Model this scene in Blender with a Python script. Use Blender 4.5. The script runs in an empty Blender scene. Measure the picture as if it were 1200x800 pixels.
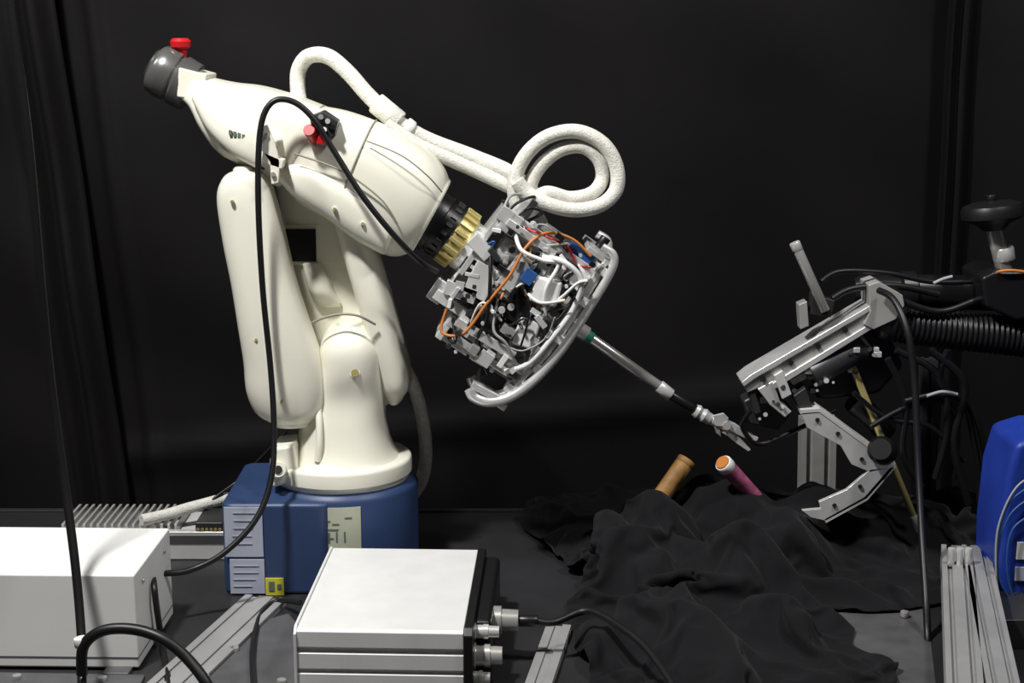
import bpy, bmesh, math, random, time
from mathutils import Vector, Matrix, noise
random.seed(7)
sc=bpy.context.scene
try:
    sc.view_settings.view_transform='Standard'
except Exception: pass
# ------------------------------------------------------------ camera (calibrated)
F=1800.0; PITCH=math.atan(380/1800.0); CAM=Vector((0,-2.7,0.98))
cd=bpy.data.cameras.new('camera'); cam=bpy.data.objects.new('camera',cd); sc.collection.objects.link(cam)
cam.location=CAM; cam.rotation_euler=(math.pi/2-PITCH,0,0); cd.sensor_width=36; cd.lens=F/1200*36; cd.clip_start=.05
sc.camera=cam
FW=Vector((0,math.cos(PITCH),-math.sin(PITCH))); UP=Vector((0,math.sin(PITCH),math.cos(PITCH)))
def ray(u,v): return FW+Vector(((u-600)/F,0,0))+UP*((400-v)/F)
def A(u,v,y=0.0):
    r=ray(u,v); return CAM+r*((y-CAM.y)/r.y)
def T(u,v,z=0.0):
    r=ray(u,v); return CAM+r*((z-CAM.z)/r.z)
K=0.00155
# ------------------------------------------------------------ materials
def mat(name,col,rough=.5,metal=0.0,var=.06,scale=12,bump=0.0,bscale=60,sheen=0,coat=0,spec=.5):
    m=bpy.data.materials.new(name); m.use_nodes=True; nt=m.node_tree; b=nt.nodes['Principled BSDF']
    tc=nt.nodes.new('ShaderNodeTexCoord'); n=nt.nodes.new('ShaderNodeTexNoise'); n.inputs['Scale'].default_value=scale; n.inputs['Detail'].default_value=5
    nt.links.new(tc.outputs['Object'],n.inputs['Vector'])
    r=nt.nodes.new('ShaderNodeValToRGB'); c=Vector(col)
    r.color_ramp.elements[0].position=.3; r.color_ramp.elements[1].position=.7
    r.color_ramp.elements[0].color=(*[max(0,x*(1-var)) for x in c],1); r.color_ramp.elements[1].color=(*[min(1,x*(1+var)) for x in c],1)
    nt.links.new(n.outputs['Fac'],r.inputs['Fac']); nt.links.new(r.outputs['Color'],b.inputs['Base Color'])
    b.inputs['Roughness'].default_value=rough; b.inputs['Metallic'].default_value=metal
    b.inputs['Specular IOR Level'].default_value=spec
    if sheen: b.inputs['Sheen Weight'].default_value=sheen; b.inputs['Sheen Roughness'].default_value=.5
    if coat: b.inputs['Coat Weight'].default_value=coat
    if bump:
        n2=nt.nodes.new('ShaderNodeTexNoise'); n2.inputs['Scale'].default_value=bscale; n2.inputs['Detail'].default_value=4
        nt.links.new(tc.outputs['Object'],n2.inputs['Vector'])
        bp=nt.nodes.new('ShaderNodeBump'); bp.inputs['Strength'].default_value=bump; bp.inputs['Distance'].default_value=.003
        nt.links.new(n2.outputs['Fac'],bp.inputs['Height']); nt.links.new(bp.outputs['Normal'],b.inputs['Normal'])
    return m
CREAM=mat('cream_paint',(.76,.745,.64),.34,var=.015,coat=.2)
CREAMD=mat('cream_seam',(.28,.26,.20),.6)
BLUE=mat('blue_paint',(.024,.048,.125),.45,var=.12,scale=8)
LABELW=mat('label_white',(.38,.41,.50),.5,var=.04)
LABELC=mat('label_cream',(.46,.48,.37),.6,var=.08)
INK=mat('label_ink',(.10,.14,.12),.7)
YEL=mat('label_yellow',(.60,.55,.05),.5)
BLACK=mat('black_plastic',(.008,.008,.009),.35,spec=.4)
RUB=mat('black_rubber',(.007,.007,.008),.42,spec=.4)
DARK=mat('dark_metal',(.05,.05,.052),.4,.5)
SIL=mat('brushed_aluminum',(.74,.74,.73),.28,.5,var=.10,scale=30)
SILP=mat('matte_aluminum',(.64,.64,.63),.42,.25,var=.06,scale=20)
SILB=mat('anodised_aluminum',(.48,.48,.46),.35,.4,var=.10,scale=25)
CASE=mat('case_aluminum',(.72,.72,.71),.42,.15,var=.04,scale=20)
STEEL=mat('steel',(.54,.53,.50),.28,.6,var=.12)
MOTOR=mat('motor_housing_metal',(.26,.26,.25),.22,.75,var=.12)
BRASS=mat('brass',(.50,.42,.17),.38,.5)
HOSE=mat('white_braided_sleeve',(.68,.67,.61),.7,var=.12,scale=120,bump=.6,bscale=350)
WPAINT=mat('white_enamel',(.80,.80,.78),.42,var=.015)
WFRONT=mat('white_cable_jacket',(.70,.70,.69),.5)
LGREY=mat('grey_cable_jacket',(.32,.32,.33),.5)
RED=mat('red_plastic',(.50,.010,.013),.35)
ORANGE=mat('orange_wire',(.50,.17,.03),.5)
BLUEW=mat('blue_wire',(.02,.08,.26),.45)
GREENW=mat('green_tape',(.02,.25,.18),.5)
PINK=mat('pink_label',(.50,.12,.24),.5,var=.35,scale=60)
WOOD=mat('cork_wood',(.34,.18,.05),.6,var=.2,scale=60)
TABLE=mat('table_laminate',(.022,.022,.024),.38,var=.25,scale=5,bump=.1)
CLOTH=mat('black_cloth',(.0080,.0078,.0090),.9,var=.2,scale=6,bump=.15,bscale=500,sheen=.04,spec=.1)
CURT=mat('black_curtain_fabric',(.0040,.0033,.0038),.68,var=.3,scale=2.5,bump=.25,bscale=14,sheen=.008,spec=.17)
FLOOR=mat('floor_concrete',(.10,.10,.10),.7,var=.2)
WALL=mat('wall_paint',(.08,.08,.08),.8)
BLUEB=mat('blue_case',(.012,.040,.32),.45,var=.2)
# ------------------------------------------------------------ helpers
def group(name,loc):
    e=bpy.data.objects.new(name,None); e.empty_display_size=.05; e.location=loc; sc.collection.objects.link(e); return e
def link(o,parent):
    sc.collection.objects.link(o)
    if parent is not None:
        o.parent=parent; o.matrix_parent_inverse=Matrix.Translation(-Vector(parent.location))
    return o
def mesh(name,vs,fs,m,parent,smooth=False,bevel=0,seg=3,ang=40):
    me=bpy.data.meshes.new(name); me.from_pydata([tuple(v) for v in vs],[],fs); me.materials.append(m)
    bm=bmesh.new(); bm.from_mesh(me); bmesh.ops.recalc_face_normals(bm,faces=bm.faces)
    for f in bm.faces: f.smooth=smooth or bevel>0
    if smooth:
        for e in bm.edges:
            if len(e.link_faces)==2 and e.calc_face_angle(0)>math.radians(ang): e.smooth=False
    bm.to_mesh(me); bm.free()
    o=bpy.data.objects.new(name,me); link(o,parent)
    if bevel>0:
        b=o.modifiers.new('bevel','BEVEL'); b.width=bevel; b.segments=seg; b.limit_method='ANGLE'; b.angle_limit=math.radians(35); b.harden_normals=True
    return o
def box(name,c,ex,ey,ez,m,parent,bevel=.0015):
    """centre + three half-extent vectors"""
    c=Vector(c);vs=[c+ex*i+ey*j+ez*k for i in(-1,1) for j in(-1,1) for k in(-1,1)]
    fs=[(0,1,3,2),(4,6,7,5),(0,4,5,1),(2,3,7,6),(0,2,6,4),(1,5,7,3)]
    return mesh(name,vs,fs,m,parent,bevel=bevel)
def abox(name,p0,p1,m,parent,bevel=.0015):
    p0=Vector(p0);p1=Vector(p1);h=(p1-p0)/2
    return box(name,(p0+p1)/2,Vector((h.x,0,0)),Vector((0,h.y,0)),Vector((0,0,h.z)),m,parent,bevel)
def frame(d):
    d=d.normalized(); a=Vector((0,1,0)) if abs(d.y)<.9 else Vector((1,0,0))
    s=d.cross(a).normalized(); t=s.cross(d).normalized(); return s,t
def cyl(name,p0,p1,r,m,parent,r2=None,n=28,prof=None):
    """prof: list of (t,r) along the axis for turned shapes"""
    p0=Vector(p0);p1=Vector(p1);d=p1-p0;s,t=frame(d)
    if prof is None:
        r2=r if r2 is None else r2; L=d.length; e=min(.12*r,.2*L)/L
        prof=[(0,r*.93),(e,r),(1-e,r2),(1,r2*.93)]
    vs=[];fs=[]
    for (q,rr) in prof:
        for i in range(n):
            a=2*math.pi*i/n; vs.append(p0+d*q+(s*math.cos(a)+t*math.sin(a))*rr)
    for k in range(len(prof)-1):
        for i in range(n): fs.append((k*n+i,k*n+(i+1)%n,(k+1)*n+(i+1)%n,(k+1)*n+i))
    fs.append(tuple(range(n))); fs.append(tuple((len(prof)-1)*n+i for i in range(n)))
    return mesh(name,vs,fs,m,parent,smooth=True)
def crom(P,sub):
    out=[];n=len(P)
    for i in range(n-1):
        a=P[max(i-1,0)];b=P[i];c=P[i+1];d=P[min(i+2,n-1)]
        for k in range(sub):
            t=k/sub
            out.append([0.5*(2*b[j]+(c[j]-a[j])*t+(2*a[j]-5*b[j]+4*c[j]-d[j])*t*t+(3*b[j]-a[j]-3*c[j]+d[j])*t**3) for j in range(len(b))])
    out.append(list(P[-1])); return out
def tube(name,pts,r,m,parent,sub=10,n=12,rib=0,pitch=.01,rfun=None):
    P=[Vector(p) for p in crom([tuple(p) for p in pts],sub)]
    if rib:
        L=[0]
        for i in range(1,len(P)): L.append(L[-1]+(P[i]-P[i-1]).length)
        cnt=int(L[-1]/pitch*6); Q=[]; j=0
        for k in range(cnt+1):
            s=L[-1]*k/cnt
            while j<len(L)-2 and L[j+1]<s: j+=1
            Q.append(P[j].lerp(P[j+1],(s-L[j])/max(1e-9,L[j+1]-L[j])))
        P=Q
    vs=[];fs=[];s=None
    for i,p in enumerate(P):
        d=(P[min(i+1,len(P)-1)]-P[max(i-1,0)]).normalized()
        if s is None: s,_=frame(d)
        s=(s-d*s.dot(d)).normalized(); t=d.cross(s)
        rr=r*(1+(rib*math.cos(2*math.pi*i/6) if rib else 0))
        if rfun: rr=r*rfun(i/(len(P)-1))
        for k in range(n):
            a=2*math.pi*k/n; vs.append(p+(s*math.cos(a)+t*math.sin(a))*rr)
    for i in range(len(P)-1):
        for k in range(n): fs.append((i*n+k,i*n+(k+1)%n,(i+1)*n+(k+1)%n,(i+1)*n+k))
    fs.append(tuple(range(n))); fs.append(tuple((len(P)-1)*n+k for k in range(n)))
    return mesh(name,vs,fs,m,parent,smooth=True,ang=70)
def superring(c,U,V,e,n=48):
    out=[]
    for i in range(n):
        a=2*math.pi*i/n; ca,sa=math.cos(a),math.sin(a)
        out.append(c+U*(math.copysign(abs(ca)**(2/e),ca))+V*(math.copysign(abs(sa)**(2/e),sa)))
    return out
def shell(name,secs,m,parent,r0=.01,r1=.01,sub=5,n=48):
    """lofted housing; sections (u1,v1,u2,v2,y,halfdepth,exponent)"""
    S=crom([tuple(float(x) for x in s) for s in secs],sub)
    R=[]
    for s in S:
        a=A(s[0],s[1],s[4]);b=A(s[2],s[3],s[4]); R.append([(a+b)/2,(b-a)/2,Vector((0,s[5],0)),s[6]])
    def cap(i,j,r):
        d=(R[i][0]-R[j][0]).normalized(); out=[]
        Ul=R[i][1].length
        for a in (25,45,65,80):
            t=math.radians(a); f=1-(r*(1-math.cos(t)))/max(Ul,1e-6); f=max(f,.05)
            g=1-(r*(1-math.cos(t)))/max(R[i][2].length,1e-6); g=max(g,.05)
            out.append([R[i][0]+d*r*math.sin(t),R[i][1]*f,R[i][2]*g,R[i][3]])
        return out
    c0=cap(0,1,r0)[::-1] if r0 else []; c1=cap(-1,-2,r1) if r1 else []
    R=c0+R+c1; vs=[];fs=[]
    for r in R: vs+=superring(r[0],r[1],r[2],r[3],n)
    for k in range(len(R)-1):
        for i in range(n): fs.append((k*n+i,k*n+(i+1)%n,(k+1)*n+(i+1)%n,(k+1)*n+i))
    fs.append(tuple(range(n))); fs.append(tuple((len(R)-1)*n+i for i in range(n)))
    return mesh(name,vs,fs,m,parent,smooth=True,ang=55)
def prism(name,pts,y0,y1,m,parent,bevel=.002,yref=None):
    yr=y0 if yref is None else yref
    P=[A(u,v,yr) for u,v in pts]; n=len(P)
    vs=[Vector((p.x,y0,p.z)) for p in P]+[Vector((p.x,y1,p.z)) for p in P]
    fs=[tuple(range(n)),tuple(range(2*n-1,n-1,-1))]+[(i,(i+1)%n,n+(i+1)%n,n+i) for i in range(n)]
    return mesh(name,vs,fs,m,parent,bevel=bevel)
def extr(name,poly,p0,p1,ax,ay,m,parent,bevel=.0005):
    n=len(poly); vs=[Vector(p)+ax*a+ay*b for p in(p0,p1) for a,b in poly]
    fs=[tuple(range(n)),tuple(range(2*n-1,n-1,-1))]+[(i,(i+1)%n,n+(i+1)%n,n+i) for i in range(n)]
    return mesh(name,vs,fs,m,parent,bevel=bevel,seg=2)
def tslot(name,p0,p1,w,h,k,m,parent,upv=Vector((0,0,1))):
    """aluminium T-slot extrusion: k slots on the top and bottom, one per side"""
    p0=Vector(p0);p1=Vector(p1);d=(p1-p0).normalized(); s=d.cross(upv).normalized(); t=s.cross(d).normalized()
    W=w/2;H=h/2;cw=w/k;g=cw*.16;dp=min(cw,h)*.28
    top=[(-W,H)]
    for i in range(k):
        c=-W+cw*(i+.5); top+=[(c-g,H),(c-g,H-dp*.35),(c-g*1.8,H-dp*.35),(c-g*1.1,H-dp),(c+g*1.1,H-dp),(c+g*1.8,H-dp*.35),(c+g,H-dp*.35),(c+g,H)]
    top.append((W,H)); g2=h*.14
    right=[(W,g2),(W-dp,g2),(W-dp,-g2),(W,-g2)]
    bot=[(-a,-b) for a,b in top]; left=[(-a,-b) for a,b in right]
    return extr(name,top+right+bot+left,p0,p1,s,t,m,parent,0)
X=Vector((1,0,0));Y=Vector((0,1,0));Z=Vector((0,0,1))

# ------------------------------------------------------------ draped cloth (physically simulated, then frozen)
outl=[(660,612),(740,604),(830,606),(1000,606),(1110,604),(1120,650),(1070,690),(985,708),(930,716),(945,745),(985,765),(985,805),(960,840),(740,840),(715,800),(690,745),(676,690)]
OP=[T(u,v,0) for u,v in outl]; OP=[(p.x,p.y) for p in OP]
def inside(x,y):
    c=False;n=len(OP);j=n-1
    for i in range(n):
        xi,yi=OP[i];xj,yj=OP[j]
        if (yi>y)!=(yj>y) and x<(xj-xi)*(y-yi)/(yj-yi)+xi: c=not c
        j=i
    return c
lumps=[(.41,.03,.135,.085,.06),(.56,.03,.12,.08,.06),(.27,-.01,.115,.055,.06),(.67,.06,.09,.06,.06),(.47,-.10,.085,.08,.05),(.15,.12,.035,.05,.05),(.36,-.20,.075,.05,.07),(.76,.08,.08,.04,.06),(.27,-.33,.045,.05,.05),(.40,-.36,.04,.05,.05)]
def lumpz(x,y):
    h=0
    for a,b,hh,sx,sy in lumps: h=max(h,hh*math.exp(-((x-a)/(sx*1.5))**2-((y-b)/(sy*1.5))**2))
    return h
def build_cloth():
    t0=time.time(); R=random.Random(11)
    x0=min(p[0] for p in OP);x1=max(p[0] for p in OP);y0=min(p[1] for p in OP);y1=max(p[1] for p in OP)
    st=.0068;idx={};vs=[];fs=[]
    nx=int((x1-x0)/st);ny=int((y1-y0)/st)
    for j in range(ny):
        for i in range(nx):
            x=x0+i*st;y=y0+j*st
            if inside(x,y):
                idx[i,j]=len(vs)
                vs.append([x+.016*noise.noise(Vector((x*9,y*9,2))),y+.016*noise.noise(Vector((x*9,y*9,9))),lumpz(x,y)+.06+.055*noise.noise(Vector((x*9,y*9,5)))+.016*noise.noise(Vector((x*22,y*22,1)))])
    for (i,j),a in idx.items():
        if (i+1,j) in idx and (i,j+1) in idx and (i+1,j+1) in idx: fs.append((a,idx[i+1,j],idx[i+1,j+1],idx[i,j+1]))
    cl=mesh('draped_black_cloth',vs,fs,CLOTH,None,smooth=True,ang=170)
    bm=bmesh.new(); bm.from_mesh(cl.data)
    loose=[v for v in bm.verts if not v.link_faces]; bmesh.ops.delete(bm,geom=loose,context='VERTS')
    for it in range(8):
        new={}
        for v in bm.verts:
            nb=[e.other_vert(v) for e in v.link_edges if e.is_boundary]
            if len(nb)==2: new[v]=v.co*.4+(nb[0].co+nb[1].co)*.3
        for v,cc in new.items(): v.co=cc
    bm.to_mesh(cl.data); bm.free()
    tmp=[]
    def collider(o):
        o.modifiers.new('c','COLLISION'); o.collision.thickness_outer=.004; o.collision.thickness_inner=.04; o.collision.cloth_friction=60; tmp.append(o)
    t=abox('tmp_top',(-.5,-1.2,-.2),(1.5,.6,0),TABLE,None,0); collider(t)
    me=bpy.data.meshes.new('tmp'); bm=bmesh.new()
    E=[(a,b,hh,sx,sy,R.uniform(-.5,.5)) for a,b,hh,sx,sy in lumps]
    k=0
    while k<20:
        a=R.uniform(x0,x1); b=R.uniform(y0,y1)
        if not inside(a,b): continue
        k+=1; E.append((a,b,lumpz(a,b)*.85+R.uniform(.03,.06),R.uniform(.035,.08),R.uniform(.008,.014),R.uniform(0,3.14)))
    for a,b,hh,sx,sy,rot in E:
        r=bmesh.ops.create_uvsphere(bm,u_segments=16,v_segments=10,radius=1); c_,s_=math.cos(rot),math.sin(rot)
        for v in r['verts']:
            X_,Y_=v.co.x*sx,v.co.y*sy; v.co=Vector((a+X_*c_-Y_*s_,b+X_*s_+Y_*c_,v.co.z*hh))
    bm.to_mesh(me); bm.free(); o=bpy.data.objects.new('tmp',me); sc.collection.objects.link(o); collider(o)
    c=cl.modifiers.new('cloth','CLOTH'); s=c.settings; s.quality=7; s.mass=.12; s.air_damping=2
    s.tension_stiffness=14; s.compression_stiffness=14; s.shear_stiffness=6; s.bending_stiffness=.4
    s.shrink_min=-.45; s.shrink_max=-.45
    cs=c.collision_settings; cs.collision_quality=3; cs.distance_min=.003; cs.use_self_collision=True; cs.self_distance_min=.004; cs.self_friction=20
    c.point_cache.frame_start=1; c.point_cache.frame_end=60; sc.frame_start=1; sc.frame_end=60
    for f in range(1,27):
        sc.frame_set(f)
        if time.time()-t0>120: break
    dg=bpy.context.evaluated_depsgraph_get(); ev=cl.evaluated_get(dg); me=bpy.data.meshes.new_from_object(ev)
    cl.modifiers.remove(c); cl.data=me
    for v in me.vertices: v.co.z=max(v.co.z,.002)
    for p in me.polygons: p.use_smooth=True
    for o in tmp: bpy.data.objects.remove(o,do_unlink=True)
    sc.frame_set(1)
    so=cl.modifiers.new('thick','SOLIDIFY'); so.thickness=.0015; so.offset=1
    sb=cl.modifiers.new('sub','SUBSURF'); sb.levels=1; sb.render_levels=1
build_cloth()

# ------------------------------------------------------------ room
abox('floor',(-3,-3.5,-.80),(3,1.4,-.75),FLOOR,None,0)
abox('wall_back',(-3,1.3,-.75),(3,1.4,2.9),WALL,None,0)
abox('wall_left',(-3.1,-3.5,-.75),(-3,1.4,2.9),WALL,None,0)
abox('wall_right',(3,-3.5,-.75),(3.1,1.4,2.9),WALL,None,0)
abox('ceiling',(-3,-3.5,2.9),(3,1.4,3.0),WALL,None,0)
def curtain(name,x0,x1,y,lean0,lean1,f,seed):
    nx=150;nz=110;vs=[];fs=[]
    for j in range(nz+1):
        z=-.74+2.9*j/nz
        for i in range(nx+1):
            s=i/nx; xa=x0-lean0*(z-.2); xb=x1-lean1*(z-.2); x=xa+(xb-xa)*s
            yy=y+.02*noise.noise(Vector((x*1.4,z*.6,seed)))+.022*noise.noise(Vector((x*3+z*1.5,z*2.5,seed+4)))+f(x+ (lean0 if s<.5 else lean1)*(z-.2),s,z)
            vs.append((x,yy,z))
    for j in range(nz):
        for i in range(nx):
            a=j*(nx+1)+i; fs.append((a,a+1,a+nx+2,a+nx+1))
    o=mesh(name,vs,fs,CURT,None,smooth=True,ang=80)
    so=o.modifiers.new('thick','SOLIDIFY'); so.thickness=.003
    return o
g=lambda x,c,w: math.exp(-((x-c)/w)**2)
xl=A(128,350,.72).x; xr=A(1095,350,.72).x
curtain('black_curtain',-2.2,xl+.01,.66,.0,.085,lambda x,s,z:-.05*g(x,xl-.035,.022)+.015*g(x,xl-.10,.02)-.02*math.sin(x*16)*(1-s),1)
curtain('black_curtain',xl-.02,xr+.02,.74,.085,0.0,lambda x,s,z:-.018*g(z,-.02+.10*(x+.9),.035)*(s<.8)-.012*g(x,xl+.06,.012),2)
curtain('black_curtain',xr-.015,2.2,.69,0.0,0,lambda x,s,z:-.035*g(x,xr-.005,.012)-.03*g(x,xr+.03,.01)+.015*math.sin(x*14),3)
rod=group('curtain_rail',(0,.72,2.2))
cyl('rail',(-2.4,.70,2.2),(2.4,.70,2.2),.02,DARK,rod)
for x in(-2.2,0,2.2): cyl('hanger',(x,.70,2.2),(x,.70,2.9),.01,DARK,rod)
# ------------------------------------------------------------ workbench
wb=group('workbench',(0,-.4,-.4))
abox('tabletop',(-1.7,-1.25,-.04),(1.55,.27,0),TABLE,wb,.003)
abox('edge_trim',(-1.7,.27,-.045),(1.55,.285,.004),DARK,wb,.001)
for x in(-1.6,1.45):
    for y in(-1.15,.18): tslot('leg',(x,y,-.75),(x,y,-.04),.06,.06,1,SILP,wb,upv=Y)
abox('rear_beam',(-1.6,.15,-.1),(1.45,.21,-.042),DARK,wb)
RAILM=mat('rail_aluminum',(.34,.34,.34),.45,.3,var=.1)
tslot('rail_a',T(312,702,.006),T(175,830,.006),.075,.012,2,RAILM,wb)
tslot('rail_b',T(655,735,.006),T(622,830,.006),.04,.012,1,RAILM,wb)
def quadplate(name,px,z0,z1,m,parent,bevel=.001):
    P=[T(u,v,z1) for u,v in px]; n=len(P)
    vs=[Vector((p.x,p.y,z0)) for p in P]+[Vector((p.x,p.y,z1)) for p in P]
    fs=[tuple(range(n)),tuple(range(n,2*n))]+[(i,(i+1)%n,n+(i+1)%n,n+i) for i in range(n)]
    return mesh(name,vs,fs,m,parent,bevel=bevel)
GREY=mat('grey_plate',(.11,.11,.115),.4,.3,var=.2,scale=20)
quadplate('plate_left',[(248,745),(338,718),(352,735),(350,840),(190,840)],0,.006,GREY,wb)
quadplate('plate_right',[(905,715),(1085,703),(1100,830),(1010,830)],0,.0015,GREY,wb,0)
quadplate('plate_corner',[(-80,786),(170,790),(150,830),(-80,830)],0,.006,GREY,wb)
for u,v in[(275,762),(330,800),(240,795),(20,795),(120,797),(1060,720)]:
    p=T(u,v,.006); cyl('bolt',p-Z*.003,p+Z*.006,.007,STEEL,wb)

# ------------------------------------------------------------ robot arm
RC=A(400,540,-.04); cx=RC.x; cy=-.04
rb=group('industrial_robot_arm',(cx,cy,0))
cyl('base_drum',(cx,cy,0),(cx,cy,.172),.137,BLUE,rb,n=64,prof=[(0,.137),(.93,.137),(.97,.134),(1,.128)])
bl=T(262,697,0).x
def rrect(x0,x1,y0,y1,r,n=6):
    out=[]
    for (X0,Y0,a0) in((x1-r,y1-r,0),(x0+r,y1-r,90),(x0+r,y0+r,180),(x1-r,y0+r,270)):
        for k in range(n+1):
            a=math.radians(a0+90*k/n); out.append((X0+r*math.cos(a),Y0+r*math.sin(a)))
    return out
pl=rrect(bl,cx-.005,-.185,.07,.02)
extr('base_connector_box',pl,(0,0,0),(0,0,.165),X,Y,BLUE,rb,.008)
pl=rrect(cx-.09,cx+.115,-.165,.09,.03)
extr('base_foot',pl,(0,0,0),(0,0,.03),X,Y,BLUE,rb,.004)
yb=-.187
def flat(name,u0,v0,u1,v1,y,m,parent,th=.0015):
    a=A(u0,v0,y);b=A(u1,v1,y); return abox(name,(a.x,y-th,b.z),(b.x,y+.001,a.z),m,parent,.0003)
flat('label_upper',262,594,309,652,yb,LABELW,rb)
flat('label_lower',269,655,311,695,yb,LABELW,rb)
flat('label_small',311,677,333,697,yb,YEL,rb)
LINE=mat('label_line',(.30,.32,.38),.6)
for k in range(5): flat('label_line',272+random.random()*3,600+k*9,300-random.random()*10,601.5+k*9,yb-.0012,LINE,rb)
for k in range(4): flat('label_line',274,662+k*8,304-random.random()*10,663.2+k*8,yb-.0012,LINE,rb)
flat('label_mark',315,681,322,692,yb-.0012,INK,rb);flat('label_mark',325,684,330,690,yb-.0012,INK,rb)
def curved(name,u0,v0,u1,v1,R,m,off=.0012):
    a0=A(u0,v0,cy-R*.9);a1=A(u1,v1,cy-R*.9); t0=math.asin(max(-1,(a0.x-cx)/R)); t1=math.asin(min(1,(a1.x-cx)/R)); vs=[];n=14
    for i in range(n+1):
        t=t0+(t1-t0)*i/n
        for rr in(R-.001,R+off):
            for z in(a0.z,a1.z): vs.append((cx+rr*math.sin(t),cy-rr*math.cos(t),z))
    fs=[]
    for i in range(n):
        b=i*4; fs+=[(b+2,b+3,b+7,b+6),(b,b+4,b+5,b+1),(b,b+2,b+6,b+4),(b+1,b+5,b+7,b+3)]
    fs+=[(0,1,3,2),(n*4,n*4+2,n*4+3,n*4+1)]
    mesh(name,vs,fs,m,rb,smooth=True,ang=30)
curved('label_front',346,592,424,654,.137,LABELC)
for i in range(22):
    u=352+random.random()*55; v=600+random.random()*42; w=random.choice([2,14,8,2]); curved('label_mark',u,v,u+w,v+(1.5 if w>3 else 12),.1375,INK,.0015)
# turret
cyl('turret_disc',(cx,cy,.17),(cx,cy,.212),.127,CREAM,rb,n=72,prof=[(0,.118),(.12,.122),(.3,.122),(.34,.127),(.85,.127),(.95,.1255),(1,.122)])
shell('pedestal',[(322,540,478,540,cy,.115,2.2),(338,530,466,530,cy,.10,2.3),(348,515,458,515,cy,.088,2.5),(354,490,452,490,cy,.078,2.6),(364,460,452,460,cy,.07,2.6),(374,430,450,430,cy-.005,.075,2.4),(376,405,448,405,cy-.005,.075,2.3),(382,388,441,388,cy,.068,2.2),(395,377,428,377,cy,.05,2.1)],CREAM,rb,r0=0,r1=.006)
tube('pedestal_fin',[A(372,540,-.13),A(374,520,-.128),A(374,495,-.118),A(372,470,-.10)],.006,CREAM,rb)
cyl('cable_gland',A(326,550,-.13),A(326,550,-.155),.014,CREAM,rb); cyl('gland_screw',A(326,550,-.155),A(326,550,-.158),.007,DARK,rb)
prism('gland_block',[(318,525),(345,522),(350,565),(318,572)],-.135,-.05,CREAM,rb,.006)
# lower arm
shell('lower_arm_cover',[(274,200,300,198,-.08,.035,2.6),(263,207,312,204,-.08,.048,2.8),(256,230,321,226,-.08,.055,3),(263,280,334,276,-.08,.058,3.2),(273,330,346,328,-.08,.06,3.2),(281,380,362,378,-.08,.062,3.2),(287,420,376,418,-.08,.062,3),(290,455,382,452,-.08,.06,2.8),(300,480,380,478,-.08,.052,2.6),(318,492,368,491,-.08,.04,2.4)],CREAM,rb,r0=.008,r1=.008)
shell('lower_arm_web',[(322,200,400,200,.03,.05,4),(330,240,415,240,.03,.05,4),(338,290,425,290,.03,.05,4),(350,340,440,340,.03,.05,4),(362,390,452,390,.03,.05,4),(380,440,468,440,.03,.05,3),(400,465,460,465,.03,.045,3)],CREAM,rb)
shell('lower_arm_rail',[(388,240,416,236,-.01,.075,3),(398,275,434,270,-.01,.075,3),(408,310,446,306,-.01,.078,3),(420,350,458,346,-.01,.08,3),(432,395,470,391,-.01,.08,3),(442,430,480,427,-.01,.075,2.8),(448,450,482,448,-.01,.068,2.6),(455,464,474,462,-.01,.05,2.4)],CREAM,rb,r0=.006,r1=.008)
flat('access_window',335,268,371,306,-.023,BLACK,rb,.003)
flat('access_frame',331,264,374,310,-.021,CREAM,rb,.002)
shell('shoulder_motor_hump',[(355,312,378,311,-.02,.012,2.2),(358,325,386,325,-.02,.024,2.2),(362,340,392,340,-.02,.028,2.2),(370,354,400,354,-.02,.015,2.2)],CREAM,rb,r0=.008,r1=.008)
tube('shoulder_seam',[A(366,378,-.10),A(380,372,-.11),A(400,368,-.115),A(420,370,-.115),A(440,380,-.10)],.0022,CREAMD,rb)
def screw(u,v,y,r=.006):
    cyl('screw_ring',A(u,v,y),A(u,v,y-.004),r*1.3,CREAM,rb,n=20); cyl('screw',A(u,v,y-.003),A(u,v,y-.006),r,BRASS,rb,n=16); 
screw(416,437,-.116,.007)
for u,v in((272,236),(300,398)): screw(u,v,-.137,.0028)
screw(330,470,-.135,.003)
# upper arm
shell('elbow_housing',[(213,84,208,110,-.02,.035,6),(240,90,226,124,-.02,.05,5.5),(272,97,240,150,-.02,.065,5),(305,101,262,178,-.02,.075,4.5),(345,112,296,196,-.02,.085,4),(385,127,326,216,-.02,.09,3.4)],CREAM,rb,r0=.003,r1=.01)
shell('elbow_cover',[(232,108,228,120,-.075,.02,3),(262,125,244,152,-.085,.025,3),(300,140,272,180,-.095,.03,3),(330,160,300,196,-.10,.03,3)],CREAM,rb,r0=.006,r1=.006)
shell('forearm_shell',[(372,124,332,212,-.02,.085,3),(405,130,355,238,-.02,.092,2.8),(440,142,392,258,-.02,.096,2.6),(478,160,428,280,-.02,.097,2.5),(505,178,450,296,-.02,.094,2.4),(520,196,466,299,-.02,.088,2.4),(526,210,478,296,-.02,.08,2.3)],CREAM,rb,r0=.01,r1=.006)
shell('forearm_under_housing',[(336,188,330,214,-.085,.03,2.6),(362,192,348,232,-.09,.035,2.6),(400,208,384,256,-.09,.036,2.6),(436,232,420,282,-.088,.036,2.6),(458,256,446,296,-.085,.032,2.6)],CREAM,rb,r0=.01,r1=.012)
def seam(name,s,m=CREAMD,r=.0016,e=2.6,pad=.0008):
    a=A(s[0],s[1],s[4]);b=A(s[2],s[3],s[4]);c=(a+b)/2;U=(b-a)/2;U=U*(1+pad/U.length);V=Vector((0,s[5]+pad,0))
    ring=superring(c,U,V,e,64); ring.append(ring[0]); ring.append(ring[1]); tube(name,ring,r,m,rb,sub=2,n=6)
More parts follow.
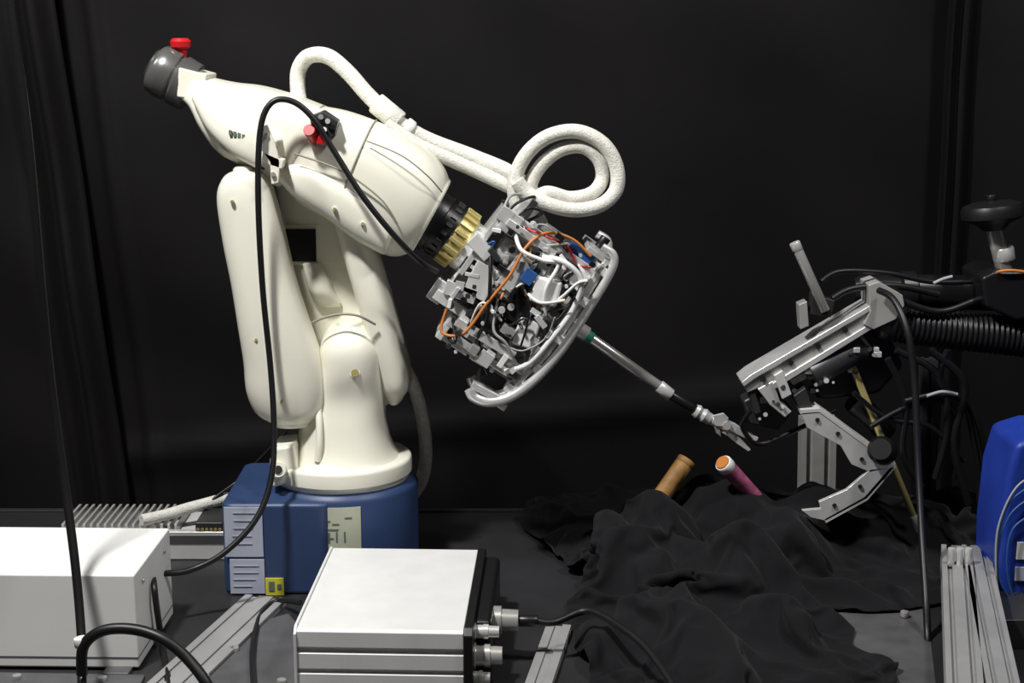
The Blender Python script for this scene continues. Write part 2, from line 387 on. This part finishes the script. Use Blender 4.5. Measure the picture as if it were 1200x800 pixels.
seam('forearm_seam',(440,142,392,258,-.02,.0965,2.6),e=2.6)
seam('forearm_seam_rear',(378,125,336,217,-.02,.0865,2.6),e=2.97)
tube('elbow_seam',[A(247,148,-.088),A(262,172,-.098),A(285,186,-.104),A(310,198,-.10)],.0022,DARK,rb)
tube('forearm_side_seam',[A(430,165,-.112),A(470,182,-.122),A(500,205,-.118),A(518,225,-.10)],.0013,CREAMD,rb)
tube('forearm_side_seam',[A(345,180,-.125),A(400,200,-.128),A(445,232,-.125),A(466,262,-.118)],.0016,CREAMD,rb)
for k in range(6): 
    u=268+k*5.2; v=152+k*1.6; prism('marking',[(u,v),(u+3.6,v+1.2),(u+3.6,v+7),(u,v+5.8)],-.1255,-.112,INK,rb,.0002)
for u,v,y in((392,245,-.126),(425,262,-.123)): screw(u,v,y,.003)
# rear motor + plate + red stop
prism('motor_plate',[(209,79),(242,88),(238,118),(207,114)],-.065,.03,CREAM,rb,.003)
ma=A(206,92,-.02); ax=(A(215,96,-.02)-A(185,79,-.02)).normalized()
cyl('wrist_motor',ma-ax*.045,ma+ax*.035,.046,MOTOR,rb,n=40,prof=[(0,.030),(.05,.038),(.12,.043),(.3,.046),(.5,.045),(.54,.041),(.58,.041),(.62,.045),(.95,.044),(1,.036)])
cyl('motor_cap',ma-ax*.048,ma-ax*.04,.030,DARK,rb)
p=A(212,60,-.02); cyl('red_button_stem',p-Z*.012,p+Z*.01,.010,RED,rb)
cyl('red_button_head',p+Z*.004,p+Z*.022,.018,RED,rb,prof=[(0,.012),(.2,.017),(.7,.018),(1,.013)])
# connector cluster on top
prism('connector_block',[(362,136),(378,130),(396,142),(392,160),(368,162)],-.128,-.09,DARK,rb,.002)
for u,v in((368,140),(376,137),(384,142),(390,149),(380,152),(372,150)): cyl('connector_pin',A(u,v,-.128),A(u,v,-.138),.0045,random.choice([SIL,BLACK,WFRONT,STEEL]),rb,n=12)
cyl('red_connector',A(370,164,-.10),A(362,152,-.145),.010,RED,rb); prism('red_tab',[(374,156),(384,160),(380,170),(370,168)],-.14,-.12,RED,rb)
# cable bracket
prism('cable_bracket',[(306,148),(313,146),(322,168),(328,190),(326,214),(318,216),(316,190),(304,172)],-.150,-.142,CREAM,rb,.001)
prism('cable_bracket_foot',[(308,178),(332,188),(330,198),(306,190)],-.150,-.10,CREAM,rb,.001)
for u,v in((312,158),(320,204)): cyl('bracket_screw',A(u,v,-.150),A(u,v,-.155),.004,STEEL,rb,n=10)
# wrist
w0=A(494,248,-.02); w1=A(549,288,-.02); wd=(w1-w0).normalized(); L=(w1-w0).length
cyl('wrist_flange_black',w0,w0+wd*L*.62,.055,BLACK,rb,n=48,prof=[(0,.05),(.3,.058),(.55,.058),(.58,.052),(1,.052)])
cyl('wrist_ring',w0+wd*L*.58,w0+wd*L*.92,.05,BRASS,rb,n=48)
s_,t_=frame(wd)
for k in range(20):
    a=2*math.pi*k/20; q=(s_*math.cos(a)+t_*math.sin(a)); c=w0+wd*L*.76+q*.051
    box('ring_tooth',c,wd*.013,q*.005,wd.cross(q)*.0035,BRASS,rb,.0008)
    c2=w0+wd*L*.5+q*.052; box('flange_stud',c2,wd*.006,q*.003,wd.cross(q)*.003,DARK,rb,.0005)

# ------------------------------------------------------------ tool head
tg=group('surgical_tool_drive_unit',w1)
O=A(545,287,-.02); ad=(A(885,520,-.02)-O); ad.y=0; ad.normalize(); nd=Vector((-ad.z,0,ad.x)); 
if nd.z<0: nd=-nd
def L3(a,n,y): return O+(ad*a+nd*n+Y*y)*K
def lb(name,a0,a1,n0,n1,y0,y1,m,bevel=.0012,tilt=0):
    A_,N_=ad,nd
    if tilt:
        c,s=math.cos(tilt),math.sin(tilt); A_,N_=ad*c+nd*s,nd*c-ad*s
    return box(name,L3((a0+a1)/2,(n0+n1)/2,(y0+y1)/2),A_*(a1-a0)/2*K,N_*(n1-n0)/2*K,Y*(y1-y0)/2*K,m,tg,bevel)
def lc(name,p,q,r,m,**k): return cyl(name,L3(*p),L3(*q),r*K,m,tg,**k)
lc('mount_hub',(-4,0,0),(12,0,0),30,SIL,n=40)
lb('rear_plate',8,14,-48,62,-52,52,SIL)
lb('rear_plate_upper',14,34,44,68,-58,-30,SIL); lb('rear_plate_side',0,50,-62,-50,-56,40,SILP)
lb('rear_angle',4,40,-46,-30,-60,-50,SIL,tilt=.25); lb('rear_angle_b',-2,26,8,24,-62,-50,SILP,tilt=-.2); lb('rear_tab',-6,10,-66,-40,-50,-42,SIL)
lb('front_plate_a',132,138,-100,78,-56,-46,SIL);lb('front_plate_b',132,138,-104,78,30,50,SIL)
for n in(-100,-60,-20,30,66): lb('front_rib',130,136,n-6,n+6,-48,32,SILP)
rimp=[(122,92),(136,92),(144,82),(148,58),(151,22),(153,-14),(153,-50),(148,-88),(138,-116),(122,-134),(106,-139),(97,-134)]
fr_=lambda a,n,y:L3(a-3*(.5-n/200),n+9*(.5-n/200),y)
tube('silver_rim',[fr_(a,n,-56) for a,n in rimp],5.2*K,SIL,tg,n=14,rfun=lambda t:.8+.5*t)
tube('silver_rim_mid',[fr_(a-9,n,-50) for a,n in rimp[2:-2]],3.4*K,SIL,tg,n=10)
tube('silver_rim_rear',[L3(a,n,48) for a,n in rimp],5*K,SIL,tg,n=12)
lb('rim_web_low',100,140,-124,-116,-52,44,SIL); lb('rim_web_low_dark',98,130,-112,-96,-40,40,DARK); lb('rim_bracket_up',110,142,78,84,-52,44,SIL)
lb('rim_foot',92,124,-120,-112,-60,-20,SIL,tilt=.1)
for a,n in((144,70),(149,30),(150,-20),(148,-62),(138,-98)): lb('rim_spacer',a-14,a,n-5,n+5,-56,46,SILP)
for n,y in((62,-46),(66,30),(-74,-44),(-74,34),(-94,-30)):
    lb('side_rail',14 if n>0 else 30,134,n-5,n+5,y-5,y+5,SIL)
lb('cross_bar',28,36,-98,-66,-48,38,SILP); lb('cross_bar_mid',70,77,-80,66,-40,-32,SILP); lb('cross_bar_mid2',100,105,-96,60,-46,-40,SIL)
for i,(n,y,r,m) in enumerate(((-46,-30,17,DARK),(-10,-32,16,SIL),(24,-28,15,SILP),(50,-22,12,STEEL),(-84,-18,14,DARK),(-30,12,17,BLACK),(12,14,17,DARK),(45,16,14,SIL),(-66,16,14,DARK))):
    a0=24+random.random()*22; a1=92+random.random()*14
    lc('actuator',(a0,n,y),(a1,n,y),r,m,n=28,prof=[(0,r*K*.6),(.03,r*K*.95),(.2,r*K),(.22,r*K*.92),(.7,r*K*.92),(.72,r*K),(.98,r*K),(1,r*K*.8)])
    lc('output_shaft',(a1-2,n,y),(134,n,y),r*.3,STEEL,n=12); lc('coupling',(a1+8,n,y),(a1+20,n,y),r*.6,SIL,n=18)
lb('gear_block',20,48,-34,4,-60,-36,SILP,tilt=.12);lb('gear_block_b',50,72,-6,36,-64,-44,SIL,tilt=-.1);lb('connector_blue',66,80,12,28,-70,-60,BLUEW)
lb('shroud',82,114,2,32,-68,-46,WFRONT,.006,tilt=.35); lb('shroud_low',96,120,-50,-18,-64,-44,WFRONT,.004,tilt=.3); lb('shroud_up',108,130,36,60,-62,-46,WFRONT,.004,tilt=-.2)
lb('motor_block_dark',74,100,-32,-4,-62,-44,BLACK); lb('long_bar',36,112,-70,-60,-64,-54,SIL,tilt=.05); lb('long_bar_b',44,118,-88,-80,-58,-50,SIL); lb('long_bar_c',20,84,52,60,-62,-54,SIL)
lb('pcb',40,96,-58,-36,-56,-53,DARK); lb('circuit_board_top',92,124,62,78,-48,-45,BLUEW,.0005)
MS=[SIL,SILP,STEEL,DARK,BLACK,WFRONT,SIL,DARK,BLACK]
for i in range(150):
    a=random.uniform(14,130); n=random.uniform(-96,76) if a>40 else random.uniform(-58,62); y=random.uniform(-70,-40)
    sa,sn,sy=[random.choice((2,3,5,8)) for _ in range(3)]
    if random.random()<.35: lc('fitting',(a,n,y),(a,n,y-6),random.choice((2,3,4)),random.choice(MS),n=10)
    else: lb('fitting_block',a-sa,a+sa,n-sn,n+sn,y-sy*.8,y+sy*.8,random.choice(MS),.0006,tilt=random.choice((0,0,.4,-.3)))
def wire(pts,r,m): tube('wire',[L3(*p) for p in pts],r*K,m,tg,sub=8,n=8)
wire([(20,-62,-60),(30,-86,-64),(50,-72,-70),(52,-30,-72),(55,10,-72),(52,44,-68),(62,70,-60),(90,80,-54),(118,76,-52)],1.7,ORANGE)
wire([(40,60,-50),(60,66,-60),(90,70,-58),(110,60,-55),(126,66,-50)],1.2,RED)
wire([(34,50,-56),(50,40,-70),(75,44,-70),(92,50,-68),(96,20,-72),(112,-5,-68)],2.4,WFRONT)
wire([(74,46,-62),(95,56,-72),(122,50,-70),(134,20,-66),(134,-20,-66),(130,-60,-62),(114,-84,-58)],3.2,WFRONT)
wire([(60,-20,-60),(75,-50,-70),(95,-55,-70),(120,-70,-60)],1.6,LGREY)
wire([(22,20,-56),(40,-6,-70),(60,-40,-70),(70,-76,-60),(100,-98,-54)],2.2,BLACK)
for i in range(26):
    a=random.uniform(30,110);n=random.uniform(-70,66);P=[(a,n,random.uniform(-58,-44))]
    for k in range(3):
        a+=random.uniform(-10,30);n+=random.uniform(-32,32);a=max(16,min(128,a));n=max(-90,min(76,n));P.append((a,n,random.uniform(-74,-50)))
    wire(P,random.choice((.9,1.3,1.8)),random.choice([WFRONT,LGREY,BLACK,BLACK,LGREY,BLACK,SIL,BLUEW,WFRONT,BLACK]) if i>1 else ORANGE)
lb('hose_clamp',22,44,64,84,-30,10,SIL); lc('clamp_screw',(30,84,-14),(30,94,-14),4,BLACK); lc('top_knob',(124,86,-20),(124,100,-20),6,BLACK)
lb('hose_clamp_arm',30,38,60,90,-40,-32,DARK)
for P in ([(20,40,-50),(16,70,-46),(30,92,-30),(40,84,-20)],[(26,50,-54),(30,78,-50),(48,84,-36),(40,66,-30)],[(14,50,-46),(8,78,-36),(24,88,-20)]): wire(P,1.6,random.choice([BLACK,LGREY]))
# instrument shaft
def on(u,v): return A(u,v,-.02)
cyl('shaft_collar',on(662,375),on(688,392),9*K,SIL,tg); cyl('shaft_tape',on(680,388),on(694,397),7.2*K,GREENW,tg)
cyl('instrument_shaft',on(688,393),on(784,461),6.4*K,STEEL,tg)
cyl('shaft_sleeve',on(772,452),on(786,463),7.6*K,SIL,tg)
cyl('shaft_dark',on(784,461),on(816,481),5*K,BLACK,tg,r2=6*K)
cyl('gripper_body',on(814,480),on(832,491),8*K,SIL,tg,prof=[(0,7*K),(.2,8.5*K),(.4,6.5*K),(.6,8.5*K),(.8,7*K),(1,7*K)])
cyl('gripper_joint',on(832,491),on(852,499),6*K,SIL,tg); cyl('gripper_pin',A(852,499,-.035),A(852,499,-.005),5*K,STEEL,tg)
prism('jaw_upper',[(850,492),(862,497),(876,507),(889,513),(887,517),(872,513),(858,506),(850,501)],-.026,-.014,SIL,tg,.001)
prism('jaw_lower',[(847,501),(858,506),(869,515),(880,527),(877,529),(864,520),(853,511),(846,507)],-.024,-.012,SIL,tg,.001)
prism('jaw_link',[(836,487),(848,484),(854,490),(850,500),(838,499)],-.030,-.024,SIL,tg,.001)
prism('jaw_spur',[(836,497),(844,502),(845,512),(839,507)],-.026,-.016,STEEL,tg,.001)

# ------------------------------------------------------------ white sleeved hoses
hs=group('white_sleeved_hose_bundle',A(600,210,.0))
hz=lambda P:[A(u,v,y) for u,v,y in P]
tube('hose_main',hz([(352,125,.05),(349,105,.06),(350,82,.06),(362,66,.05),(384,66,.04),(407,84,.03),(432,112,.02),(462,140,.01),(500,163,.02),(555,184,.02),(600,204,.0),(632,234,-.02)]),9*K,HOSE,hs)
tube('hose_second',hz([(452,146,-.02),(490,170,-.01),(530,188,.0),(570,206,.0),(612,226,-.01)]),8*K,HOSE,hs)
tube('hose_loop_outer',hz([(618,262,-.02),(606,240,-.03),(603,212,-.03),(616,182,-.03),(642,160,-.03),(676,154,-.03),(706,168,-.03),(722,194,-.03),(722,222,-.035),(704,240,-.045),(674,246,-.05),(644,240,-.055),(618,226,-.05),(606,212,-.05)]),8.3*K,HOSE,hs)
tube('hose_loop_inner',hz([(634,262,.0),(622,238,-.015),(622,216,-.02),(634,194,-.02),(656,176,-.02),(682,172,-.02),(701,186,-.02),(706,208,-.02),(694,226,-.03),(668,232,-.035),(640,226,-.04),(622,240,-.03)]),8*K,HOSE,hs)
cyl('sleeve_coupling',A(440,120,.015),A(468,143,.01),12.5*K,HOSE,hs); cyl('sleeve_band',A(474,147,.012),A(482,153,.014),11*K,WFRONT,hs)
tube('hose_rear_drop',hz([(470,425,.07),(484,450,.09),(495,490,.10),(499,530,.10),(494,562,.10),(478,585,.08),(462,592,.06)]),8*K,HOSE,hs)

# ------------------------------------------------------------ black cables
def cable(name,P,r=4,m=RUB,**k):
    pts=[Vector(p) for p in P]; e=group(name,pts[0]); tube('jacket',pts,r*K,m,e,**k); return e
cable('robot_signal_cable',hz([(512,318,-.10),(492,306,-.13),(462,276,-.15),(425,230,-.155),(392,178,-.15),(368,140,-.15),(345,120,-.15),(322,118,-.155),(308,138,-.16),(303,180,-.165),(303,250,-.17),(308,340,-.17),(317,430,-.17),(321,500,-.19),(318,560,-.22),(300,608,-.25),(262,648,-.28),(222,668,-.30),(184,674,-.34),(181,690,-.42)])+[T(190,755,.008),T(196,790,.008),T(200,830,.008)],3.3)
c=cable('hanging_power_cable',hz([(6,-60,-.5),(16,30,-.5),(34,170,-.5),(47,320,-.5),(60,450,-.5),(75,560,-.52),(88,660,-.56),(95,740,-.6),(96,790,-.64)])+[T(96,850,.01)],4.4)
e=cable('coiled_power_cable',hz([(96,790,-.66),(98,757,-.66),(120,739,-.66),(155,737,-.66),(190,748,-.67),(220,772,-.68),(245,806,-.70)])+[T(262,850,.01)],5.2)
cyl('cable_tie',A(94,747,-.655),A(96,757,-.655),6.5*K,WFRONT,e)
cable('ground_cable',[T(352,706,.03),T(325,704,.012),T(305,722,.008),T(296,760,.013),T(297,800,.013),T(300,840,.013)],3)
cable('thin_signal_cable',hz([(336,505,.10),(310,532,.10),(280,562,.09),(250,585,.06),(238,604,.06)]),2)

# ------------------------------------------------------------ equipment boxes
def obbox(fl,fr,bk,H):
    o=T(*fl,H);r=T(*fr,H);b=T(*bk,H);w=(r-o).length;ex=(r-o).normalized();ey=Z.cross(ex);d=(b-o).dot(ey);o=Vector((o.x,o.y,0));return o,ex,ey,w,d
o,ex,ey,w,d=obbox((-70,672),(157,674),(30,617),.155)
wg=group('white_control_box',o)
box('housing',o+ex*w/2+ey*d/2+Z*.08,ex*w/2,ey*d/2,Z*.075,WPAINT,wg,.003)
box('base_rail',o+ex*w/2+ey*d/2+Z*.006,ex*(w/2-.01),ey*(d/2-.01),Z*.006,DARK,wg,.001)
box('lid_seam',o+ex*w/2+ey*d/2+Z*.022,ex*(w/2+.0006),ey*(d/2+.0006),Z*.0010,GREY,wg,.0)
for k in(.2,.8): cyl('side_screw',o+ex*(w-.001)+ey*d*k+Z*.13,o+ex*(w+.003)+ey*d*k+Z*.13,.004,STEEL,wg,n=10)
for a in(.1,.9): box('bracket_foot',o+ex*w*a-ey*.012+Z*.004,ex*.02,ey*.014,Z*.004,GREY,wg)
# aluminium amplifier
H=.10
o,ex,ey,w,d=obbox((347,737),(543,740),(405,641),H)
am=group('aluminum_power_supply',o)
prof=[(0,.004),(0,.030),(.006,.032),(.006,.036),(0,.038),(0,.062),(.008,.064),(.008,.070),(0,.072),(0,H-.004),(.004,H),(d-.004,H),(d,H-.004),(d,.072),(d-.008,.07),(d-.008,.064),(d,.062),(d,.038),(d-.006,.036),(d-.006,.032),(d,.030),(d,.004),(d-.004,.001),(.004,.001)]
extr('extruded_case',prof,o,o+ex*w,ey,Z,CASE,am,.001)
pe=[(-.004+.012,0),(-.004,.012),(-.004,H-.006),(.008,H+.004),(d-.008,H+.004),(d+.004,H-.006),(d+.004,.012),(d-.008,0)]
extr('end_panel_right',pe,o+ex*w,o+ex*(w+.014),ey,Z,BLACK,am,.002); extr('end_panel_left',pe,o-ex*.004,o,ey,Z,CASE,am,.001)
box('end_bulge',o+ex*(w+.024)+ey*d*.55+Z*.05,ex*.014,ey*d*.40,Z*.045,BLACK,am,.008)
def conn(y,z,r,l,m):
    c=o+ex*(w+.01)+ey*y+Z*z
    cyl('connector_body',c,c+ex*l,r,m,am,n=24,prof=[(0,r*1.3),(.12,r*1.3),(.14,r),(.4,r),(.42,r*1.12),(.6,r*1.12),(.62,r*.9),(1,r*.85)])
    return c+ex*l
q=conn(d*.36,.066,.020,.066,STEEL); conn(d*.12,.045,.016,.045,STEEL); conn(d*.14,.080,.010,.04,SIL); conn(d*.05,.02,.010,.028,STEEL)
cyl('cable_boot',q,q+ex*.03,.009,BLACK,am)
cable('power_supply_cable',[q+ex*.028,q+ex*.055-Z*.002,T(690,716,.075),T(735,740,.085),T(765,768,.085),T(795,812,.085),T(815,845,.07)],3.6)
# finned driver behind
o=Vector((T(92,640,0).x-.02,-.02,0)); xr_=bl-.02
fd=group('finned_motor_driver',o)
abox('body',(o.x,0-.01,0),(xr_,.13,.048),SILP,fd,.003)
x=o.x+.01
while x<xr_-.09:
    abox('fin',(x,0,.046),(x+.005,.12,.066),SILB,fd,.0005); x+=.013
abox('front_flange',(o.x-.005,-.02,.05),(xr_+.004,-.004,.058),SIL,fd,.001)
abox('terminal_block',(xr_-.06,-.018,.05),(xr_-.01,.06,.075),DARK,fd,.002)
for k in range(6): cyl('terminal_screw',(xr_-.055+k*.008,-.02,.062),(xr_-.055+k*.008,-.014,.062),.003,BRASS,fd,n=8)
cable('white_conduit',[(xr_-.16,-.01,.077),(xr_-.12,.02,.078),(xr_-.07,.05,.085),(xr_-.0,.09,.09),(xr_+.06,.12,.07),(xr_+.12,.14,.02)],7,HOSE)

# cork tube and pink tube held in the cloth
cg=group('cork_cylinder',A(787,560,.03)); cyl('body',A(764,597,.03),A(803,541,.06),11*K,WOOD,cg,n=24); cyl('rim',A(801,544,.058),A(805,538,.062),11.5*K,WOOD,cg)
pg=group('pink_vial',A(862,553,.0)); cyl('body',A(890,588,.03),A(850,545,-.02),10.5*K,PINK,pg,n=28,prof=[(0,9*K),(.8,10*K),(.82,10*K),(1,10*K)])
cyl('neck_band',A(853,548,-.016),A(847,542,-.023),10.6*K,WPAINT,pg); cyl('opening',A(848,543,-.022),A(846,541,-.025),8.5*K,ORANGE,pg)

# ------------------------------------------------------------ right : instrument holder
rg=group('instrument_holder_arm',A(1100,400,.05))
def pr(name,pts,y0,y1,m,b=.0015): return prism(name,pts,y0,y1,m,rg,b)
def cy2(name,a,b,r,m,y0=0,y1=None,**k): return cyl(name,A(*a,y0),A(*b,y0 if y1 is None else y1),r*K,m,rg,**k)
pr('channel_web',[(870,449),(880,440),(1030,354),(1044,354),(1046,362),(1040,368),(905,448),(876,460)],-.04,-.030,SILB)
pr('channel_flange',[(869,448),(880,439),(1030,352),(1034,356),(884,444),(872,453)],-.046,.025,SIL)
pr('channel_flange_low',[(905,449),(1040,367),(1044,372),(908,456)],-.046,.02,SIL)
pr('channel_end_block',[(1018,334),(1030,330),(1058,346),(1060,358),(1050,374),(1024,386),(1012,380),(1020,365)],-.05,.02,SILB)
pr('channel_foot',[(888,456),(906,446),(914,470),(928,482),(920,489),(902,474)],-.042,.02,SIL)
pr('channel_toe',[(868,449),(886,462),(892,483),(884,486),(880,466)],-.036,.01,DARK)
pr('cross_link',[(907,440),(917,434),(928,462),(917,468)],-.05,-.04,SILP)
for k in range(5): u=895+k*32; v=444-k*19; cy2('channel_bolt',(u,v),(u,v),3,BLACK,-.04,-.046,n=10)
pr('lower_channel',[(925,448),(1000,405),(1012,412),(1010,424),(935,466)],-.02,.02,DARK)
pr('lower_channel_lip',[(925,446),(1002,402),(1006,407),(930,452)],-.024,.024,STEEL)
cy2('knurled_rod',(933,288),(967,364),5.6,STEEL,-.05,-.05); cy2('rod_cap',(931,284),(935,293),6.2,SIL,-.05,-.05)
pr('clamp_block',[(936,357),(946,353),(948,382),(938,386)],-.05,-.02,SILB); pr('clamp_block_b',[(952,345),(978,352),(974,372),(950,368)],-.05,-.02,DARK)
cy2('rod_long',(997,424),(1076,618),4,BRASS,-.02,-.02); cy2('rod_long_cap',(1070,604),(1078,622),5,STEEL,-.02,-.02)
# bent bracket: two straight flat legs meeting in a corner on the right, hooked foot
pr('bent_bracket_upper',[(938,484),(960,482),(1049,547),(1020,553),(998,544),(985,522),(946,501)],-.060,-.050,SIL,.0006)
pr('bent_bracket_lower',[(1020,550),(1049,547),(1016,584),(968,610),(950,606),(940,598),(962,596),(960,588),(992,574)],-.060,-.050,SIL,.0006)
pr('bent_bracket_edge',[(938,480),(961,478),(1050,543),(1048,548),(960,484),(939,486)],-.06,-.015,SILP,.0006)
pr('bent_bracket_edge_low',[(1050,547),(1017,586),(968,613),(966,608),(1013,582),(1044,546)],-.06,-.015,SILP,.0006)
for u,v in((958,492),(982,508),(1010,538),(1008,570),(978,592)): cy2('bracket_hole',(u,v),(u,v),2.6,BLACK,-.0605,-.063,n=12)
cy2('clamp_knob',(1032,526),(1036,530),16,BLACK,-.10,-.06,prof=[(0,12*K),(.2,16*K),(.8,16*K),(1,11*K)])
cy2('clamp_knob_stem',(1032,526),(1032,526),6,STEEL,-.06,0)
pr('bracket_hanger',[(930,464),(944,454),(954,482),(940,486)],-.050,-.0,DARK)
# dark bodies
pr('motor_body',[(935,430),(985,392),(1040,385),(1060,430),(1030,462),(960,470)],.01,.08,BLACK,.01)
pr('gear_body',[(870,470),(900,455),(930,480),(915,505),(880,498)],-.0,.05,DARK,.006)
cy2('motor_can',(950,440),(1010,405),16,DARK,-.03,-.01); cy2('motor_can_b',(1000,470),(1040,506),14,BLACK,.0,.02)
cy2('motor_end',(1008,406),(1016,401),11,STEEL,-.01,-.01)
cy2('arm_tube',(1000,340),(1260,345),24,BLACK,.06,.06,prof=[(0,14*K),(.03,18*K),(.2,18*K),(.21,24*K),(.27,24*K),(.28,20*K),(1,22*K)])
tube('corrugated_hose',[A(u,v,.0) for u,v in((1040,376),(1080,382),(1130,388),(1190,394),(1262,404))],22*K,BLACK,rg,rib=.06,pitch=.0095,n=28)
cy2('hose_collar',(1030,374),(1048,377),23,DARK)
pr('joint_housing',[(1150,325),(1165,318),(1215,318),(1230,372),(1190,376),(1155,360)],-.05,.08,BLACK,.008)
kp=A(1163,247,-.01); kd=Vector((.12,-.05,-1)).normalized()
cyl('lever_knob',kp-kd*.018,kp+kd*.034,.055,RUB,rg,n=40,prof=[(0,.010),(.05,.036),(.15,.050),(.3,.054),(.55,.054),(.65,.046),(.8,.028),(1,.018)])
cyl('lever_nipple',kp-kd*.028,kp-kd*.016,.009,RUB,rg)
cyl('lever_stem',kp+kd*.03,A(1178,322,-.01),.014,STEEL,rg); cyl('lever_collar',A(1175,290,-.01),A(1177,305,-.01),.019,SIL,rg)
tube('orange_band',[A(1164,322,-.03),A(1172,318,-.053),A(1186,317,-.056),A(1204,319,-.053)],.003,ORANGE,rg)
for P,r in (([(962,330),(985,318),(1040,320),(1090,330),(1140,330)],3),([(975,350),(1000,338),(1050,335),(1100,345)],4),([(1060,470),(1100,462),(1128,470),(1140,510),(1148,570),(1140,600)],3.6),([(1020,500),(1060,478),(1105,470),(1122,500),(1118,560)],3.2),([(880,480),(870,500),(890,520),(930,505),(980,480)],3),([(1050,410),(1100,440),(1110,500),(1096,560)],4),([(1040,420),(1062,470),(1058,530),(1080,570)],4),([(1000,460),(1040,490),(1090,500),(1130,540)],3),([(1090,410),(1130,450),(1118,520),(1135,590)],4.5),([(1110,410),(1102,450),(1140,480),(1160,560)],3.5),([(1050,350),(1100,365),(1150,350),(1230,330)],4)):
    tube('loose_wire',[A(u,v,-.04+.01*i) for i,(u,v) in enumerate(P)],r*K,RUB,rg)
for P in ([(1094,332),(1105,327),(1116,324)],[(1086,464),(1104,459),(1122,462)]): tube('grey_tag_wire',[A(u,v,-.05) for u,v in P],2*K,LGREY,rg)
for i in range(36):
    u=random.uniform(890,1040); v=455-(u-900)*.52+random.uniform(4,36); y=random.uniform(-.045,-.02); s=random.uniform(2,5)
    M=random.choice([DARK,BLACK,STEEL,SILB,DARK,SIL])
    if random.random()<.5: cy2('small_fitting',(u,v),(u,v),s*.7,M,y,y-.012,n=10)
    else: abox('small_block',A(u-s,v+s*.7,y),A(u+s,v-s*.7,y)+Vector((0,.02,0)),M,rg,.0006)
bx=A(1265,380,.05).x
abox('upright_post',(bx-.04,.0,0),(bx+.04,.09,.62),BLACK,rg,.004); abox('upright_foot',(bx-.06,-.06,0),(bx+.08,.15,.012),DARK,rg,.002)
cable('hanging_black_cable',hz([(1030,340,-.06),(1048,352,-.10),(1064,390,-.14),(1072,450,-.16),(1076,540,-.2),(1080,620,-.26),(1085,700,-.34),(1088,770,-.42)])+[T(1090,840,.008)],3.8)
sg=group('slotted_support_post',A(960,560,.22))
tslot('post',Vector((A(958,560,.22).x,.22,0)),A(958,488,.22),.07,.03,2,SILB,sg,upv=Y)
sg2=group('slotted_support_post',A(1092,560,.22))
tslot('post',Vector((A(1088,560,.22).x,.22,0)),A(1088,420,.22),.03,.03,1,DARK,sg2,upv=Y)
rr=group('slotted_aluminum_rail',T(1140,740,0))
tslot('profile_a',T(1120,650,.07),T(1132,850,.07),.05,.035,2,RAILM,rr); tslot('profile_b',T(1142,650,.07),T(1182,850,.07),.045,.035,2,RAILM,rr)
abox('rail_support',(T(1118,700,.0).x-.01,-.42,0),(T(1160,700,0).x+.02,-.15,.05),DARK,rr,.002)
for u in(1114,1124,1134):
    p=T(u,662,.086); cyl('rail_stud',p,p+Z*.03,.006,SIL,rr,n=14)
# blue case
bc=group('blue_equipment_case',T(1178,770,0))
P=[(1174,760),(1170,700),(1172,630),(1180,560),(1192,520),(1225,510),(1300,510),(1310,760)]
yq=-.30
Pz=[A(u,v,yq) for u,v in P]
vs2=[]
for yy in(yq,yq+.14):
    for p in Pz: vs2.append(Vector((p.x,yy,max(0.0,p.z))))
n=len(Pz); fs=[tuple(range(n)),tuple(range(2*n-1,n-1,-1))]+[(i,(i+1)%n,n+(i+1)%n,n+i) for i in range(n)]
mesh('shell',vs2,fs,BLUEB,bc,bevel=.012)
flat('paper_tag',1192,635,1230,655,yq-.001,WPAINT,bc); flat('paper_tag',1190,664,1225,680,yq-.002,LABELW,bc)
for P in ([(1215,565),(1182,590),(1170,635),(1172,680),(1196,720)],[(1214,600),(1187,620),(1180,660),(1188,700),(1210,730)],[(1225,550),(1192,570),(1172,610),(1167,650),(1171,700),(1190,735)],[(1212,580),(1182,606),(1168,660),(1174,720)]):
    tube('looped_wire',[A(u,v,yq-.010-.003*i) for i,(u,v) in enumerate(P)],1.2*K,random.choice([LGREY,BLUEW,WFRONT]),bc)

# ------------------------------------------------------------ lights
def area(name,loc,tgt,size,e,col=(1,.985,.96)):
    l=bpy.data.lights.new(name,'AREA'); l.size=size; l.energy=e; l.color=col; o=bpy.data.objects.new(name,l); sc.collection.objects.link(o)
    o.location=loc; o.rotation_euler=(Vector(tgt)-Vector(loc)).to_track_quat('-Z','Y').to_euler()
area('ceiling_light_main',(-.9,-1.15,2.55),(-.2,0,.3),.18,84)
area('ceiling_light_right',(1.2,-1.0,2.6),(.5,0,.2),.25,30)
area('ceiling_light_left',(-1.9,-.6,2.4),(-.4,0,.4),.5,8,(.95,.97,1))
w=bpy.data.worlds.new('world'); sc.world=w; w.use_nodes=True; w.node_tree.nodes['Background'].inputs[0].default_value=(.5,.5,.52,1); w.node_tree.nodes['Background'].inputs[1].default_value=.05
